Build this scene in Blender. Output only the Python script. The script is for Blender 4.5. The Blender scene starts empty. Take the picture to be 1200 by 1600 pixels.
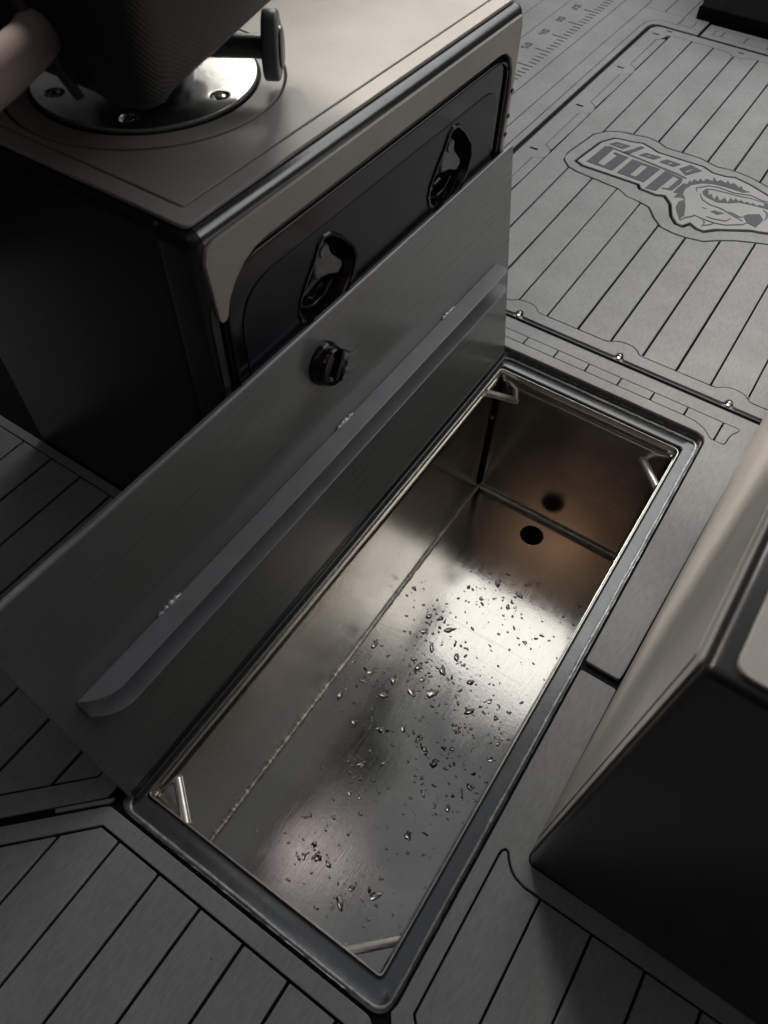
import bpy, bmesh, math, random
from mathutils import Vector, Matrix
from mathutils import noise as mnoise
R = math.radians
random.seed(7)
scene = bpy.context.scene
COL = scene.collection

# ------------------------------------------------------------------ camera
cam_d = bpy.data.cameras.new('camera')
cam = bpy.data.objects.new('camera', cam_d)
COL.objects.link(cam)
cam.location = (0.3228, -0.0563, 0.835)
cam.rotation_euler = (0.62196, -0.02592, 0.58703)
cam_d.sensor_fit = 'VERTICAL'
cam_d.sensor_height = 36.0
cam_d.sensor_width = 27.0
cam_d.lens = 26.09
cam_d.clip_start = 0.02
cam_d.clip_end = 60
cam_d.dof.use_dof = True
cam_d.dof.focus_distance = 1.1
cam_d.dof.aperture_fstop = 9.0
scene.camera = cam

# ------------------------------------------------------------------ light
world = bpy.data.worlds.new('World')
scene.world = world
world.use_nodes = True
bg = world.node_tree.nodes['Background']
bg.inputs[0].default_value = (0.94, 0.96, 1.0, 1)
bg.inputs[1].default_value = 0.014

def area(name, loc, target, sx, sy, power, color, spread=180):
    l = bpy.data.lights.new(name, 'AREA')
    l.shape = 'RECTANGLE'; l.size = sx; l.size_y = sy
    l.energy = power; l.color = color; l.spread = R(spread)
    o = bpy.data.objects.new(name, l); COL.objects.link(o)
    o.location = loc
    d = Vector(target) - Vector(loc)
    o.rotation_euler = d.to_track_quat('-Z', 'Y').to_euler()
    return o
# bright opening beyond the boat's roof, a warm lamp to the side, then added fill and reflection glows
area('opening_light', (0.40, 2.95, 2.3), (0.40, 2.951, 0), 3.8, 2.7, 62, (1.0, 0.985, 0.95))
area('side_light', (-1.9, 1.25, 2.15), (0.35, 0.6, 0.25), 0.5, 0.35, 7, (1.0, 0.88, 0.76), 50)
area('window_light', (-2.1, 2.9, 2.35), (-0.1, 0.8, 0.4), 1.1, 0.8, 12, (1.0, 0.95, 0.87), 70)
area('overhead_fill', (0.90, 0.6, 2.2), (0.90, 0.601, 0), 2.5, 2.4, 3.2, (0.88, 0.94, 1.0))  # added fill from above, brightens the near deck and box floor
area('pink_glow_light', (-0.27, 0.36, 2.0), (-0.1, 0.2, 0), 0.34, 0.2, 0.2, (1.0, 0.84, 0.86))  # no real lamp: added for the pinkish glow on the box floor
area('tan_glow_light', (-0.02, -0.42, 1.45), (0.1, 0.6, -0.2), 0.34, 0.22, 0.033, (1.0, 0.60, 0.38), 60)  # added stand-in for a person, gives the tan reflection in the box

scene.view_settings.view_transform = 'Standard'
scene.view_settings.look = 'None'
scene.view_settings.exposure = 0.22
scene.view_settings.gamma = 1

# ------------------------------------------------------------------ materials
def mat(name, color, rough=0.5, metal=0.0, spec=0.5, coat=0.0, coat_rough=0.1, sheen=0.0,
        noise=None, bump=None, rough_noise=None, aniso=0.0, tint=None):
    """noise/bump/rough_noise: (scale, amount, stretch xyz)"""
    m = bpy.data.materials.new(name); m.use_nodes = True
    nt = m.node_tree; N = nt.nodes; L = nt.links
    b = N['Principled BSDF']
    b.inputs['Base Color'].default_value = (*color, 1)
    b.inputs['Roughness'].default_value = rough
    b.inputs['Metallic'].default_value = metal
    b.inputs['Specular IOR Level'].default_value = spec
    b.inputs['Coat Weight'].default_value = coat
    b.inputs['Coat Roughness'].default_value = coat_rough
    b.inputs['Sheen Weight'].default_value = sheen
    b.inputs['Anisotropic'].default_value = aniso
    tc = N.new('ShaderNodeTexCoord')
    def tex(spec_):
        mp = N.new('ShaderNodeMapping'); mp.inputs['Scale'].default_value = spec_[2]
        L.new(tc.outputs['Object'], mp.inputs[0])
        n = N.new('ShaderNodeTexNoise'); n.inputs['Scale'].default_value = spec_[0]
        n.inputs['Detail'].default_value = 5; n.inputs['Roughness'].default_value = 0.6
        L.new(mp.outputs[0], n.inputs['Vector'])
        return n.outputs['Fac']
    if noise:
        f = tex(noise)
        r = N.new('ShaderNodeMapRange'); r.inputs[1].default_value = 0.3; r.inputs[2].default_value = 0.7
        L.new(f, r.inputs[0])
        mx = N.new('ShaderNodeMix'); mx.data_type = 'RGBA'
        a = noise[1]
        mx.inputs['A'].default_value = (*[c * (1 - a) for c in color], 1)
        t = tint or color
        mx.inputs['B'].default_value = (*[min(1, c * (1 + a)) for c in t], 1)
        L.new(r.outputs[0], mx.inputs['Factor']); L.new(mx.outputs['Result'], b.inputs['Base Color'])
    if rough_noise:
        f = tex(rough_noise)
        r = N.new('ShaderNodeMapRange'); r.inputs[1].default_value = 0.3; r.inputs[2].default_value = 0.7
        r.inputs[3].default_value = max(0.02, rough - rough_noise[1]); r.inputs[4].default_value = rough + rough_noise[1]
        L.new(f, r.inputs[0]); L.new(r.outputs[0], b.inputs['Roughness'])
    if bump:
        f = tex(bump)
        bp = N.new('ShaderNodeBump'); bp.inputs['Strength'].default_value = 1.0
        bp.inputs['Distance'].default_value = bump[1]
        L.new(f, bp.inputs['Height']); L.new(bp.outputs[0], b.inputs['Normal'])
    return m, b, nt

M = {}
M['eva'] = mat('grey_foam', (0.335, 0.342, 0.348), 0.62, spec=0.35, noise=(9, 0.10, (1, 1, 1)), bump=(900, 0.00016, (1, 1, 1)),
               rough_noise=(14, 0.06, (1, 1, 1)))[0]
M['eva_console'] = mat('grey_foam_console', (0.345, 0.333, 0.314), 0.56, spec=0.38, noise=(6, 0.10, (1, 1, 1)),
                       bump=(700, 0.0001, (0.15, 1, 1)), rough_noise=(9, 0.07, (1, 1, 1)))[0]
def specks(m, scale, thr, dark):
    nt = m.node_tree; N = nt.nodes; L = nt.links; b = N['Principled BSDF']
    src = b.inputs['Base Color'].links[0].from_socket
    v = N.new('ShaderNodeTexVoronoi'); v.inputs['Scale'].default_value = scale; L.new(N['Texture Coordinate'].outputs['Object'], v.inputs['Vector'])
    r = N.new('ShaderNodeMapRange'); r.inputs[1].default_value = thr * 0.6; r.inputs[2].default_value = thr; r.inputs[3].default_value = dark; r.inputs[4].default_value = 1.0
    L.new(v.outputs['Distance'], r.inputs[0])
    mx = N.new('ShaderNodeMix'); mx.data_type = 'RGBA'; mx.blend_type = 'MULTIPLY'; mx.inputs['Factor'].default_value = 1
    L.new(src, mx.inputs['A']); L.new(r.outputs[0], mx.inputs['B']); L.new(mx.outputs['Result'], b.inputs['Base Color'])
def grain(m, scale, amt, stretch):
    nt = m.node_tree; N = nt.nodes; L = nt.links; b = N['Principled BSDF']
    src = b.inputs['Base Color'].links[0].from_socket
    mp = N.new('ShaderNodeMapping'); mp.inputs['Scale'].default_value = stretch; L.new(N['Texture Coordinate'].outputs['Object'], mp.inputs[0])
    n = N.new('ShaderNodeTexNoise'); n.inputs['Scale'].default_value = scale; n.inputs['Detail'].default_value = 3; L.new(mp.outputs[0], n.inputs['Vector'])
    r = N.new('ShaderNodeMapRange'); r.inputs[1].default_value = 0.3; r.inputs[2].default_value = 0.7; r.inputs[3].default_value = 1 - amt; r.inputs[4].default_value = 1 + amt
    L.new(n.outputs['Fac'], r.inputs[0])
    mx = N.new('ShaderNodeMix'); mx.data_type = 'RGBA'; mx.blend_type = 'MULTIPLY'; mx.inputs['Factor'].default_value = 1
    L.new(src, mx.inputs['A']); L.new(r.outputs[0], mx.inputs['B']); L.new(mx.outputs['Result'], b.inputs['Base Color'])
grain(M['eva'], 260, 0.09, (1, 0.25, 1)); grain(M['eva'], 700, 0.10, (1, 1, 1)); grain(M['eva'], 3, 0.07, (1, 0.5, 1))
grain(M['eva_console'], 500, 0.07, (1, 1, 1)); grain(M['eva_console'], 4, 0.06, (1, 1, 1))
specks(M['eva'], 26, 0.035, 0.45); specks(M['eva'], 75, 0.055, 0.8)
specks(M['eva_console'], 18, 0.02, 0.5)
M['eva_print'] = mat('dark_print', (0.095, 0.10, 0.118), 0.6, noise=(300, 0.25, (1, 1, 1)))[0]
M['eva_light'] = mat('light_foam', (0.40, 0.405, 0.40), 0.6, noise=(20, 0.06, (1, 1, 1)), bump=(900, 0.00012, (1, 1, 1)))[0]
M['black_foam'] = mat('black_foam', (0.008, 0.008, 0.009), 0.75, spec=0.2, noise=(200, 0.3, (1, 1, 1)))[0]
M['paint'] = mat('dark_grey_paint', (0.135, 0.145, 0.147), 0.28, metal=0.3, spec=0.5, coat=0.5, coat_rough=0.14,
                 noise=(3, 0.05, (1, 1, 1)), rough_noise=(40, 0.014, (0.15, 6, 1)))[0]
M['channel'] = mat('channel_paint', (0.21, 0.215, 0.235), 0.34, metal=0.2, coat=0.3, coat_rough=0.2, noise=(30, 0.1, (1, 1, 1)), bump=(300, 0.00004, (1, 1, 1)))[0]
M['coaming'] = mat('coaming_paint', (0.135, 0.147, 0.15), 0.26, metal=0.7, coat=0.35, coat_rough=0.12,
                   noise=(25, 0.1, (1, 1, 1)), bump=(120, 0.00015, (1, 1, 1)), rough_noise=(40, 0.05, (1, 1, 1)))[0]
M['weld_paint'] = mat('painted_weld', (0.40, 0.41, 0.41), 0.3, metal=0.35, coat=0.5, coat_rough=0.12,
                      noise=(120, 0.4, (1, 1, 1)), bump=(420, 0.0006, (1, 1, 1)))[0]
M['console_paint'] = mat('console_paint', (0.014, 0.015, 0.016), 0.34, spec=0.45, coat=0.15, coat_rough=0.2,
                         noise=(7, 0.2, (1, 1, 1)), bump=(350, 0.0001, (1, 1, 1)))[0]
M['roll_highlight'] = mat('edge_highlight_paint', (0.10, 0.108, 0.112), 0.24, metal=0.7, coat=0.4, coat_rough=0.15,
                      noise=(30, 0.15, (1, 1, 1)), bump=(300, 0.0001, (1, 1, 1)))[0]  # lighter than the console: the edge's reflected highlight put into the colour
M['gloss_black'] = mat('gloss_black_plastic', (0.006, 0.0055, 0.009), 0.13, spec=0.3, coat=0.1, coat_rough=0.06,
                       noise=(12, 0.3, (1, 1, 1)), rough_noise=(10, 0.05, (1, 1, 1)))[0]
M['satin_black'] = mat('satin_black_plastic', (0.028, 0.028, 0.034), 0.33, spec=0.55, noise=(14, 0.2, (1, 1, 1)),
                       bump=(900, 0.00008, (1, 1, 1)))[0]
M['field_black'] = mat('drawer_black', (0.010, 0.009, 0.0155), 0.22, spec=0.22, noise=(10, 0.2, (1, 1, 1)), rough_noise=(9, 0.05, (1, 1, 1)))[0]
M['grey_plastic'] = mat('worn_grey_plastic', (0.10, 0.10, 0.105), 0.4, noise=(180, 0.4, (1, 1, 1)), bump=(300, 0.0002, (1, 1, 1)))[0]
M['knob'] = mat('knob_grey', (0.12, 0.135, 0.135), 0.42, noise=(25, 0.15, (1, 1, 1)), bump=(600, 0.0001, (1, 1, 1)))[0]
M['black'] = mat('matt_black', (0.004, 0.004, 0.004), 0.9, spec=0.1, noise=(20, 0.3, (1, 1, 1)))[0]
M['seat'] = mat('black_vinyl', (0.006, 0.0065, 0.0065), 0.6, noise=(30, 0.2, (1, 1, 1)))[0]
M['bolster'] = mat('pink_grey_vinyl', (0.19, 0.145, 0.138), 0.8, noise=(8, 0.1, (1, 1, 1)), bump=(500, 0.0002, (1, 1, 1)))[0]
M['olive'] = mat('olive_webbing', (0.045, 0.045, 0.032), 0.6, noise=(60, 0.2, (1, 1, 1)), bump=(500, 0.0003, (1, 1, 1)))[0]
M['steel'] = mat('machined_aluminium', (0.62, 0.63, 0.62), 0.26, metal=1.0, aniso=0.5, noise=(30, 0.06, (1, 1, 1)),
                 rough_noise=(20, 0.05, (1, 1, 1)), bump=(500, 0.00002, (1, 1, 1)))[0]
M['bolt'] = mat('stainless_bolt', (0.55, 0.54, 0.50), 0.22, metal=1.0, noise=(200, 0.2, (1, 1, 1)), rough_noise=(150, 0.08, (1, 1, 1)))[0]
M['rim'] = mat('cut_aluminium_edge', (0.74, 0.73, 0.69), 0.28, metal=1.0, noise=(120, 0.15, (1, 1, 1)), bump=(400, 0.0003, (1, 1, 1)))[0]
M['weld'] = mat('raw_weld', (0.62, 0.60, 0.56), 0.42, metal=0.65, noise=(240, 0.35, (1, 1, 1)), bump=(500, 0.0004, (1, 1, 1)))[0]
M['rod'] = mat('polished_rod', (0.80, 0.77, 0.73), 0.3, metal=0.8, noise=(90, 0.1, (1, 1, 1)), bump=(300, 0.0002, (1, 1, 1)))[0]
M['water'], wb, _ = mat('water', (1, 1, 1), 0.0, spec=0.5)
wb.inputs['Transmission Weight'].default_value = 1.0; wb.inputs['IOR'].default_value = 1.33

def tub_material(name, base, rough, axis):
    """mill-finish aluminium: rolled grain, swirls, scratches, smudges and dried spots"""
    m, b, nt = mat(name, base, rough, metal=1.0)
    N = nt.nodes; L = nt.links
    tc = N['Texture Coordinate']
    def noise(scale, stretch, rot=0.0, detail=4, dist=0.0):
        mp = N.new('ShaderNodeMapping'); mp.inputs['Scale'].default_value = stretch; mp.inputs['Rotation'].default_value = (0, 0, rot)
        L.new(tc.outputs['Object'], mp.inputs[0])
        n = N.new('ShaderNodeTexNoise'); n.inputs['Scale'].default_value = scale
        n.inputs['Detail'].default_value = detail; n.inputs['Distortion'].default_value = dist
        L.new(mp.outputs[0], n.inputs['Vector']); return n.outputs['Fac']
    def rng(f, a, b_, c, d):
        r = N.new('ShaderNodeMapRange'); r.inputs[1].default_value = a; r.inputs[2].default_value = b_
        r.inputs[3].default_value = c; r.inputs[4].default_value = d; L.new(f, r.inputs[0]); return r.outputs[0]
    def add(a, b_, op='ADD'):
        n = N.new('ShaderNodeMath'); n.operation = op
        for i, v in enumerate((a, b_)):
            if isinstance(v, float): n.inputs[i].default_value = v
            else: L.new(v, n.inputs[i])
        return n.outputs[0]
    grain = noise(60, (14, 0.5, 14) if axis == 'y' else (0.5, 14, 14))
    smudge = noise(7, (1, 1, 1), detail=6, dist=0.6)
    wave = noise(4.5, (1, 1, 1), detail=2, dist=0.4)
    fine = noise(180, (1, 1, 1), detail=3)
    scr = []
    for rot, sc in ((0.5, 60), (-0.7, 52), (1.3, 66), (2.5, 48), (0.1, 75)):
        n = noise(sc, (0.10, 5, 5), rot, detail=1, dist=0.25)
        scr.append(rng(n, 0.72, 0.76, 0.0, 1.0))
    s = scr[0]
    for k in scr[1:]: s = add(s, k, 'MAXIMUM')
    s = add(s, rng(noise(5, (1, 1, 1)), 0.45, 0.6, 0.0, 1.0), 'MULTIPLY')
    r = add(rng(grain, 0.3, 0.7, rough - 0.03, rough + 0.04), rng(smudge, 0.35, 0.7, -0.03, 0.06))
    r = add(r, add(s, 0.05, 'MULTIPLY'))
    L.new(r, b.inputs['Roughness'])
    h = add(add(wave, 0.16, 'MULTIPLY'), add(s, 0.004, 'MULTIPLY'))
    bp = N.new('ShaderNodeBump'); bp.inputs['Distance'].default_value = 0.0035; bp.inputs['Strength'].default_value = 1
    L.new(h, bp.inputs['Height'])
    bp2 = N.new('ShaderNodeBump'); bp2.inputs['Distance'].default_value = 0.00006; bp2.inputs['Strength'].default_value = 1
    L.new(add(grain, fine), bp2.inputs['Height']); L.new(bp.outputs[0], bp2.inputs['Normal'])
    L.new(bp2.outputs[0], b.inputs['Normal'])
    mx = N.new('ShaderNodeMix'); mx.data_type = 'RGBA'
    mx.inputs['A'].default_value = (*[c * 0.86 for c in base], 1); mx.inputs['B'].default_value = (*[min(1, c * 1.08) for c in base], 1)
    L.new(rng(smudge, 0.3, 0.7, 0.0, 1.0), mx.inputs['Factor']); L.new(mx.outputs['Result'], b.inputs['Base Color'])
    return m
M['tub_floor'] = tub_material('mill_aluminium_floor', (0.46, 0.445, 0.415), 0.14, 'y')
M['tub_wall'] = tub_material('mill_aluminium_wall', (0.56, 0.53, 0.49), 0.20, 'y')

# seat: ribbed vinyl
nt = M['seat'].node_tree
tc = nt.nodes['Texture Coordinate']
wv = nt.nodes.new('ShaderNodeTexWave'); wv.inputs['Scale'].default_value = 150; wv.bands_direction = 'DIAGONAL'
nt.links.new(tc.outputs['Object'], wv.inputs['Vector'])
bp = nt.nodes.new('ShaderNodeBump'); bp.inputs['Distance'].default_value = 0.0002
nt.links.new(wv.outputs['Fac'], bp.inputs['Height'])
nt.links.new(bp.outputs[0], nt.nodes['Principled BSDF'].inputs['Normal'])

# ------------------------------------------------------------------ helpers
def tag(o, label=None, cat=None, group=None, kind=None):
    if label: o['label'] = label
    if cat: o['category'] = cat
    if group: o['group'] = group
    if kind: o['kind'] = kind
    return o

def empty(name, loc=(0, 0, 0)):
    o = bpy.data.objects.new(name, None); COL.objects.link(o)
    o.location = loc; o.empty_display_size = 0.05
    return o

WM = {}            # world matrix of every object built
def wm(o):
    if o.name not in WM:
        WM[o.name] = Matrix.Translation(o.location) @ o.rotation_euler.to_matrix().to_4x4()
    return WM[o.name]

def link(name, me, m, parent=None, mw=None, smooth=None, local=False):
    """mw: world matrix (or, with local, the matrix inside the parent)"""
    o = bpy.data.objects.new(name, me); COL.objects.link(o)
    me.materials.clear(); me.materials.append(m)
    w = mw.copy() if mw is not None else Matrix.Identity(4)
    if parent is not None:
        p = wm(parent)
        if local: w = p @ w
        o.parent = parent
        o.matrix_basis = p.inverted() @ w
    else:
        o.matrix_basis = w
    WM[o.name] = w
    if smooth is not None:
        for pg in me.polygons: pg.use_smooth = True
        if smooth > 0:
            me.set_sharp_from_angle(angle=R(smooth))
    return o

def fillet(pts, rad, seg=5):
    """round the corners of a polygon; rad one number or one per corner"""
    out = []; n = len(pts)
    for i, p in enumerate(pts):
        r = rad[i] if isinstance(rad, (list, tuple)) else rad
        if r <= 0: out.append(tuple(p)); continue
        p = Vector(p); a = Vector(pts[i - 1]) - p; b = Vector(pts[(i + 1) % n]) - p
        la, lb = a.length, b.length; a.normalize(); b.normalize()
        ang = a.angle(b)
        if ang > 3.05: out.append(tuple(p)); continue
        t = min(r / math.tan(ang / 2), la * 0.49, lb * 0.49)
        p0 = p + a * t; p1 = p + b * t
        for k in range(seg + 1):
            s = k / seg
            q = p0 * (1 - s) ** 2 + p * 2 * s * (1 - s) + p1 * s ** 2
            out.append(tuple(q))
    return out

def offset(pts, d):
    """move a closed polygon's outline inwards by d (ccw polygon)"""
    n = len(pts); out = []
    ar = sum(pts[i][0] * pts[(i + 1) % n][1] - pts[(i + 1) % n][0] * pts[i][1] for i in range(n))
    if ar < 0: d = -d
    for i in range(n):
        p = Vector(pts[i]); a = (p - Vector(pts[i - 1])); b = (Vector(pts[(i + 1) % n]) - p)
        if a.length < 1e-7: a = b
        if b.length < 1e-7: b = a
        a.normalize(); b.normalize()
        na = Vector((-a.y, a.x)); nb = Vector((-b.y, b.x))
        m_ = na + nb
        if m_.length < 1e-4: m_ = na
        m_.normalize()
        c = max(0.35, m_.dot(na))
        out.append(tuple(p + m_ * (d / c)))
    return out

def plate_mesh(name, loops, top, thick, bevel=0.0, seg=2):
    cu = bpy.data.curves.new(name, 'CURVE'); cu.dimensions = '2D'; cu.fill_mode = 'BOTH'
    for lp in loops:
        sp = cu.splines.new('POLY'); sp.points.add(len(lp) - 1)
        for i, (x, y) in enumerate(lp): sp.points[i].co = (x, y, 0, 1)
        sp.use_cyclic_u = True
    bevel = min(bevel, thick * 0.45)
    cu.extrude = thick / 2 - bevel; cu.bevel_depth = bevel; cu.bevel_resolution = seg; cu.offset = -bevel
    ob = bpy.data.objects.new(name, cu)
    me = bpy.data.meshes.new_from_object(ob)
    bpy.data.objects.remove(ob); bpy.data.curves.remove(cu)
    me.name = name
    me.transform(Matrix.Translation((0, 0, top - thick / 2)))
    bm = bmesh.new(); bm.from_mesh(me)
    bmesh.ops.remove_doubles(bm, verts=bm.verts, dist=1e-6)
    bmesh.ops.recalc_face_normals(bm, faces=bm.faces)
    bm.to_mesh(me); bm.free()
    return me

def plate(name, loops, top, thick, bevel, m, parent=None, mw=None, seg=2, kind=None):
    if loops and not isinstance(loops[0][0], (tuple, list, Vector)): loops = [loops]
    me = plate_mesh(name, loops, top, thick, bevel, seg)
    o = link(name, me, m, parent, mw, 35 if bevel > 0.003 else None)
    if kind: o['kind'] = kind
    return o

def bm_obj(name, bm, m, parent=None, mw=None, smooth=None):
    me = bpy.data.meshes.new(name)
    bmesh.ops.recalc_face_normals(bm, faces=bm.faces)
    bm.to_mesh(me); bm.free()
    return link(name, me, m, parent, mw, smooth)

def box_bm(x0, x1, y0, y1, z0, z1, bevel=0.0, seg=3, bm=None):
    nb = bmesh.new()
    bmesh.ops.create_cube(nb, size=1)
    for v in nb.verts:
        v.co = ((x0 + x1) / 2 + v.co.x * (x1 - x0), (y0 + y1) / 2 + v.co.y * (y1 - y0), (z0 + z1) / 2 + v.co.z * (z1 - z0))
    if bevel > 0:
        bmesh.ops.bevel(nb, geom=list(nb.edges), offset=bevel, segments=seg, profile=0.5, affect='EDGES')
    if bm is None: return nb
    me = bpy.data.meshes.new('t'); nb.to_mesh(me); nb.free(); bm.from_mesh(me); bpy.data.meshes.remove(me)
    return bm

def tube_bm(path, rad, seg=8, bm=None, lump=0.0, freq=200.0, closed=False, flat=1.0):
    bm = bm or bmesh.new()
    path = [Vector(p) for p in path]; n = len(path); rings = []
    for i, p in enumerate(path):
        a = path[i - 1] if (i > 0 or closed) else p
        b = path[(i + 1) % n] if (i < n - 1 or closed) else p
        t = (b - a).normalized()
        up = Vector((0, 0, 1)) if abs(t.z) < 0.9 else Vector((1, 0, 0))
        s = t.cross(up).normalized(); u = s.cross(t)
        r = rad[i] if isinstance(rad, (list, tuple)) else rad
        ring = []
        for k in range(seg):
            an = 2 * math.pi * k / seg
            d = s * math.cos(an) + u * math.sin(an) * flat
            q = p + d * r
            if lump: q = p + d * r * (1 + lump * mnoise.noise(q * freq) + lump * 0.5 * mnoise.noise(p * freq * 2.3))
            ring.append(bm.verts.new(q))
        rings.append(ring)
    m_ = n if closed else n - 1
    for i in range(m_):
        A, B = rings[i], rings[(i + 1) % n]
        for k in range(seg):
            bm.faces.new((A[k], A[(k + 1) % seg], B[(k + 1) % seg], B[k]))
    if not closed:
        bm.faces.new(rings[0]); bm.faces.new(rings[-1])
    return bm

def loft_bm(loops, cap0=False, cap1=False, bm=None):
    bm = bm or bmesh.new(); R_ = []
    for lp in loops: R_.append([bm.verts.new(p) for p in lp])
    n = len(R_[0])
    for A, B in zip(R_, R_[1:]):
        for k in range(n): bm.faces.new((A[k], A[(k + 1) % n], B[(k + 1) % n], B[k]))
    if cap0: bm.faces.new(R_[0])
    if cap1: bm.faces.new(R_[-1])
    return bm

def lerp_path(pts, step):
    out = []
    for a, b in zip(pts, pts[1:]):
        a = Vector(a); b = Vector(b); n = max(1, int((b - a).length / step))
        for k in range(n): out.append(a.lerp(b, k / n))
    out.append(Vector(pts[-1])); return out

def circle(cx, cy, r, n=64, a0=0.0):
    return [(cx + r * math.cos(a0 + 2 * math.pi * k / n), cy + r * math.sin(a0 + 2 * math.pi * k / n)) for k in range(n)]

G = 0.0020        # half a groove

# ------------------------------------------------------------------ deck (setting)
# openings: hatch
OX0, OY0, OX1, OY1 = -0.013, -0.031, 0.333, 0.850
def rrect(x0, y0, x1, y1, r, seg=5):
    return fillet([(x0, y0), (x1, y0), (x1, y1), (x0, y1)], r, seg)
hole = rrect(OX0, OY0, OX1, OY1, 0.020)
deck = plate('deck', [[(-1.9, -1.3), (1.7, -1.3), (1.7, 3.6), (-1.9, 3.6)], hole], -0.0065, 0.004, 0, M['black_foam'])
tag(deck, kind='structure')

def piece(name, poly, parent=deck, top=0.0, m=None, inset=G, bev=0.0009, thick=0.006, holes=()):
    p = offset(poly, inset)
    return plate(name, [p] + [list(h) for h in holes], top, thick, bev, m or M['eva'], parent)

# near panel: band round the edge, planks inside
band = fillet([(-0.0185, -0.0335), (0.319, -0.0335), (0.90, -0.615), (0.87, -0.635), (0.308, -0.053), (-0.010, -0.053), (-0.93, -0.973), (-0.95, -0.965)],
              [0.010, 0.014, 0, 0, 0.003, 0.003, 0, 0])
piece('border_strip', band, inset=0.0008)
def near_top(x):
    if x < -0.010: return -0.053 + (x + 0.010)
    if x > 0.308: return -0.053 - (x - 0.308)
    return -0.053
edges = [0.0155 + 0.0558 * k for k in range(-9, 12)]
for a, b in zip(edges, edges[1:]):
    xs = [a] + [c for c in (-0.010, 0.308) if a < c < b] + [b]
    poly = [(a, -0.95), (b, -0.95)] + [(x, near_top(x)) for x in reversed(xs)]
    if min(near_top(a), near_top(b)) > -0.9: piece('plank', poly)

# dark left panel between the console and the near panel
left_out = [(-0.026, 0.2765), (-0.026, -0.030), (-0.60, -0.604), (-0.95, -0.604), (-0.95, 0.2765)]
left_in = [(-0.05, 0.262), (-0.05, -0.020), (-0.585, -0.555), (-0.93, -0.555), (-0.93, 0.262)]
plate('border_strip', [offset(left_out, 0.001), offset(left_in, 0.0)], 0, 0.006, 0.0009, M['eva'], deck)
edges = [-0.9050 + 0.0585 * k for k in range(0, 15)] + [-0.05]
for a, b in zip(edges, edges[1:]):
    a = max(a, -0.93)
    f = lambda x: max(-0.555, -0.020 + (x + 0.05))
    piece('plank', [(a, f(a)), (b, f(b)), (b, 0.262), (a, 0.262)])
# thin light trim on the step between the two panels
plate('trim_strip', offset([(-0.0195, -0.0245), (-0.0205, -0.0325), (-0.0600, -0.0720), (-0.0640, -0.0690)], 0.0003), 0.0, 0.006, 0.0006, M['eva_light'], deck)

# right panel: pad beside the hatch running on to the planks in front of the side box
rp = [(0.3345, 0.396), (0.3345, -0.012), (0.332, -0.021), (0.339, -0.0305), (0.95, -0.6415), (0.97, -0.62), (0.3555, -0.0145),
      (0.3515, -0.010), (0.3515, 0.157)]
rp += [(0.3525, 0.1625), (0.3555, 0.1652), (0.3590, 0.1640), (0.3612, 0.1605), (0.3650, 0.1555), (0.3700, 0.1505), (0.3770, 0.1462), (0.388, 0.1435)]
rp += [(1.30, 0.1435), (1.30, 0.166), (0.386, 0.166), (0.3815, 0.1685), (0.3797, 0.174), (0.3825, 0.396)]
piece('deck_pad', fillet(rp, [0.004, 0, 0.004, 0.006, 0, 0, 0.003, 0, 0] + [0] * 8 + [0, 0, 0, 0, 0, 0.004]), inset=0.0008)
inner = [(0.3515, -0.010), (0.3515, 0.157), (0.3525, 0.1625), (0.3555, 0.1652), (0.3590, 0.1640), (0.3612, 0.1605), (0.3650, 0.1555),
         (0.3700, 0.1505), (0.3770, 0.1462), (0.388, 0.1435), (0.407, 0.1435), (0.407, -0.068), (0.3555, -0.0145)]
piece('plank', inner, inset=0.0016)
edges = [0.407 + 0.0563 * k for k in range(12)]
for a, b in zip(edges, edges[1:]):
    f = lambda x: -0.0145 - (x - 0.3555)
    piece('plank', [(a, f(a)), (b, f(b)), (b, 0.1435), (a, 0.1435)], inset=0.0014)

# far pad round the hatch with the row of small pieces
HL = -0.30
fp = [(0.3345, 0.408), (0.380, 0.408), (0.3815, 0.42), (0.3945, 0.865), (0.3965, 0.876), (0.4035, 0.882), (0.60, 0.90), (0.60, 0.921), (-0.62, 0.921), (-0.62, 0.842), (-0.06, 0.842), (-0.045, 0.8515), (0.318, 0.8515),
      (0.329, 0.848), (0.3345, 0.838)]
row = [(0.289, 0.894), (0.346, 0.894), (0.3655, 0.8945), (0.3715, 0.8925), (0.3725, 0.889), (0.3695, 0.8835), (0.3655, 0.877), (0.3635, 0.868),
       (0.3625, 0.8525), (0.360, 0.8485), (0.345, 0.8487), (0.340, 0.8492), (0.3355, 0.853), (0.325, 0.8635), (0.308, 0.8705), (0.289, 0.8725)]
rowL = [(-x, y) for x, y in reversed(row)]
rr = row + [(-0.030, 0.8725), (-0.036, 0.8712), (-0.044, 0.866), (-0.06, 0.862), (-0.25, 0.862), (-0.25, 0.894)]
plate('deck_pad', [offset(fillet(fp, [0.004, 0.004, 0, 0, 0.003, 0, 0, 0, 0, 0, 0, 0, 0.006, 0, 0.006]), 0.0008), rr], 0, 0.006, 0.0009, M['eva'], deck)
edges = [-0.2175, -0.161, -0.1045, -0.048, 0.0085, 0.0645, 0.1205, 0.177, 0.233, 0.289]
for a, b in zip(edges, edges[1:]):
    lo = lambda x: 0.8725 if x > -0.03 else 0.862
    xs = [x for x in (b, a)]
    poly = [(a, lo(a)), (b, lo(b)), (b, 0.894), (a, 0.894)]
    if a < -0.03 < b: poly = [(a, 0.8645), (-0.036, 0.8715), (-0.030, 0.8725), (b, 0.8725), (b, 0.894), (a, 0.894)]
    piece('small_plank', poly, inset=0.0014, bev=0.0006)
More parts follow.
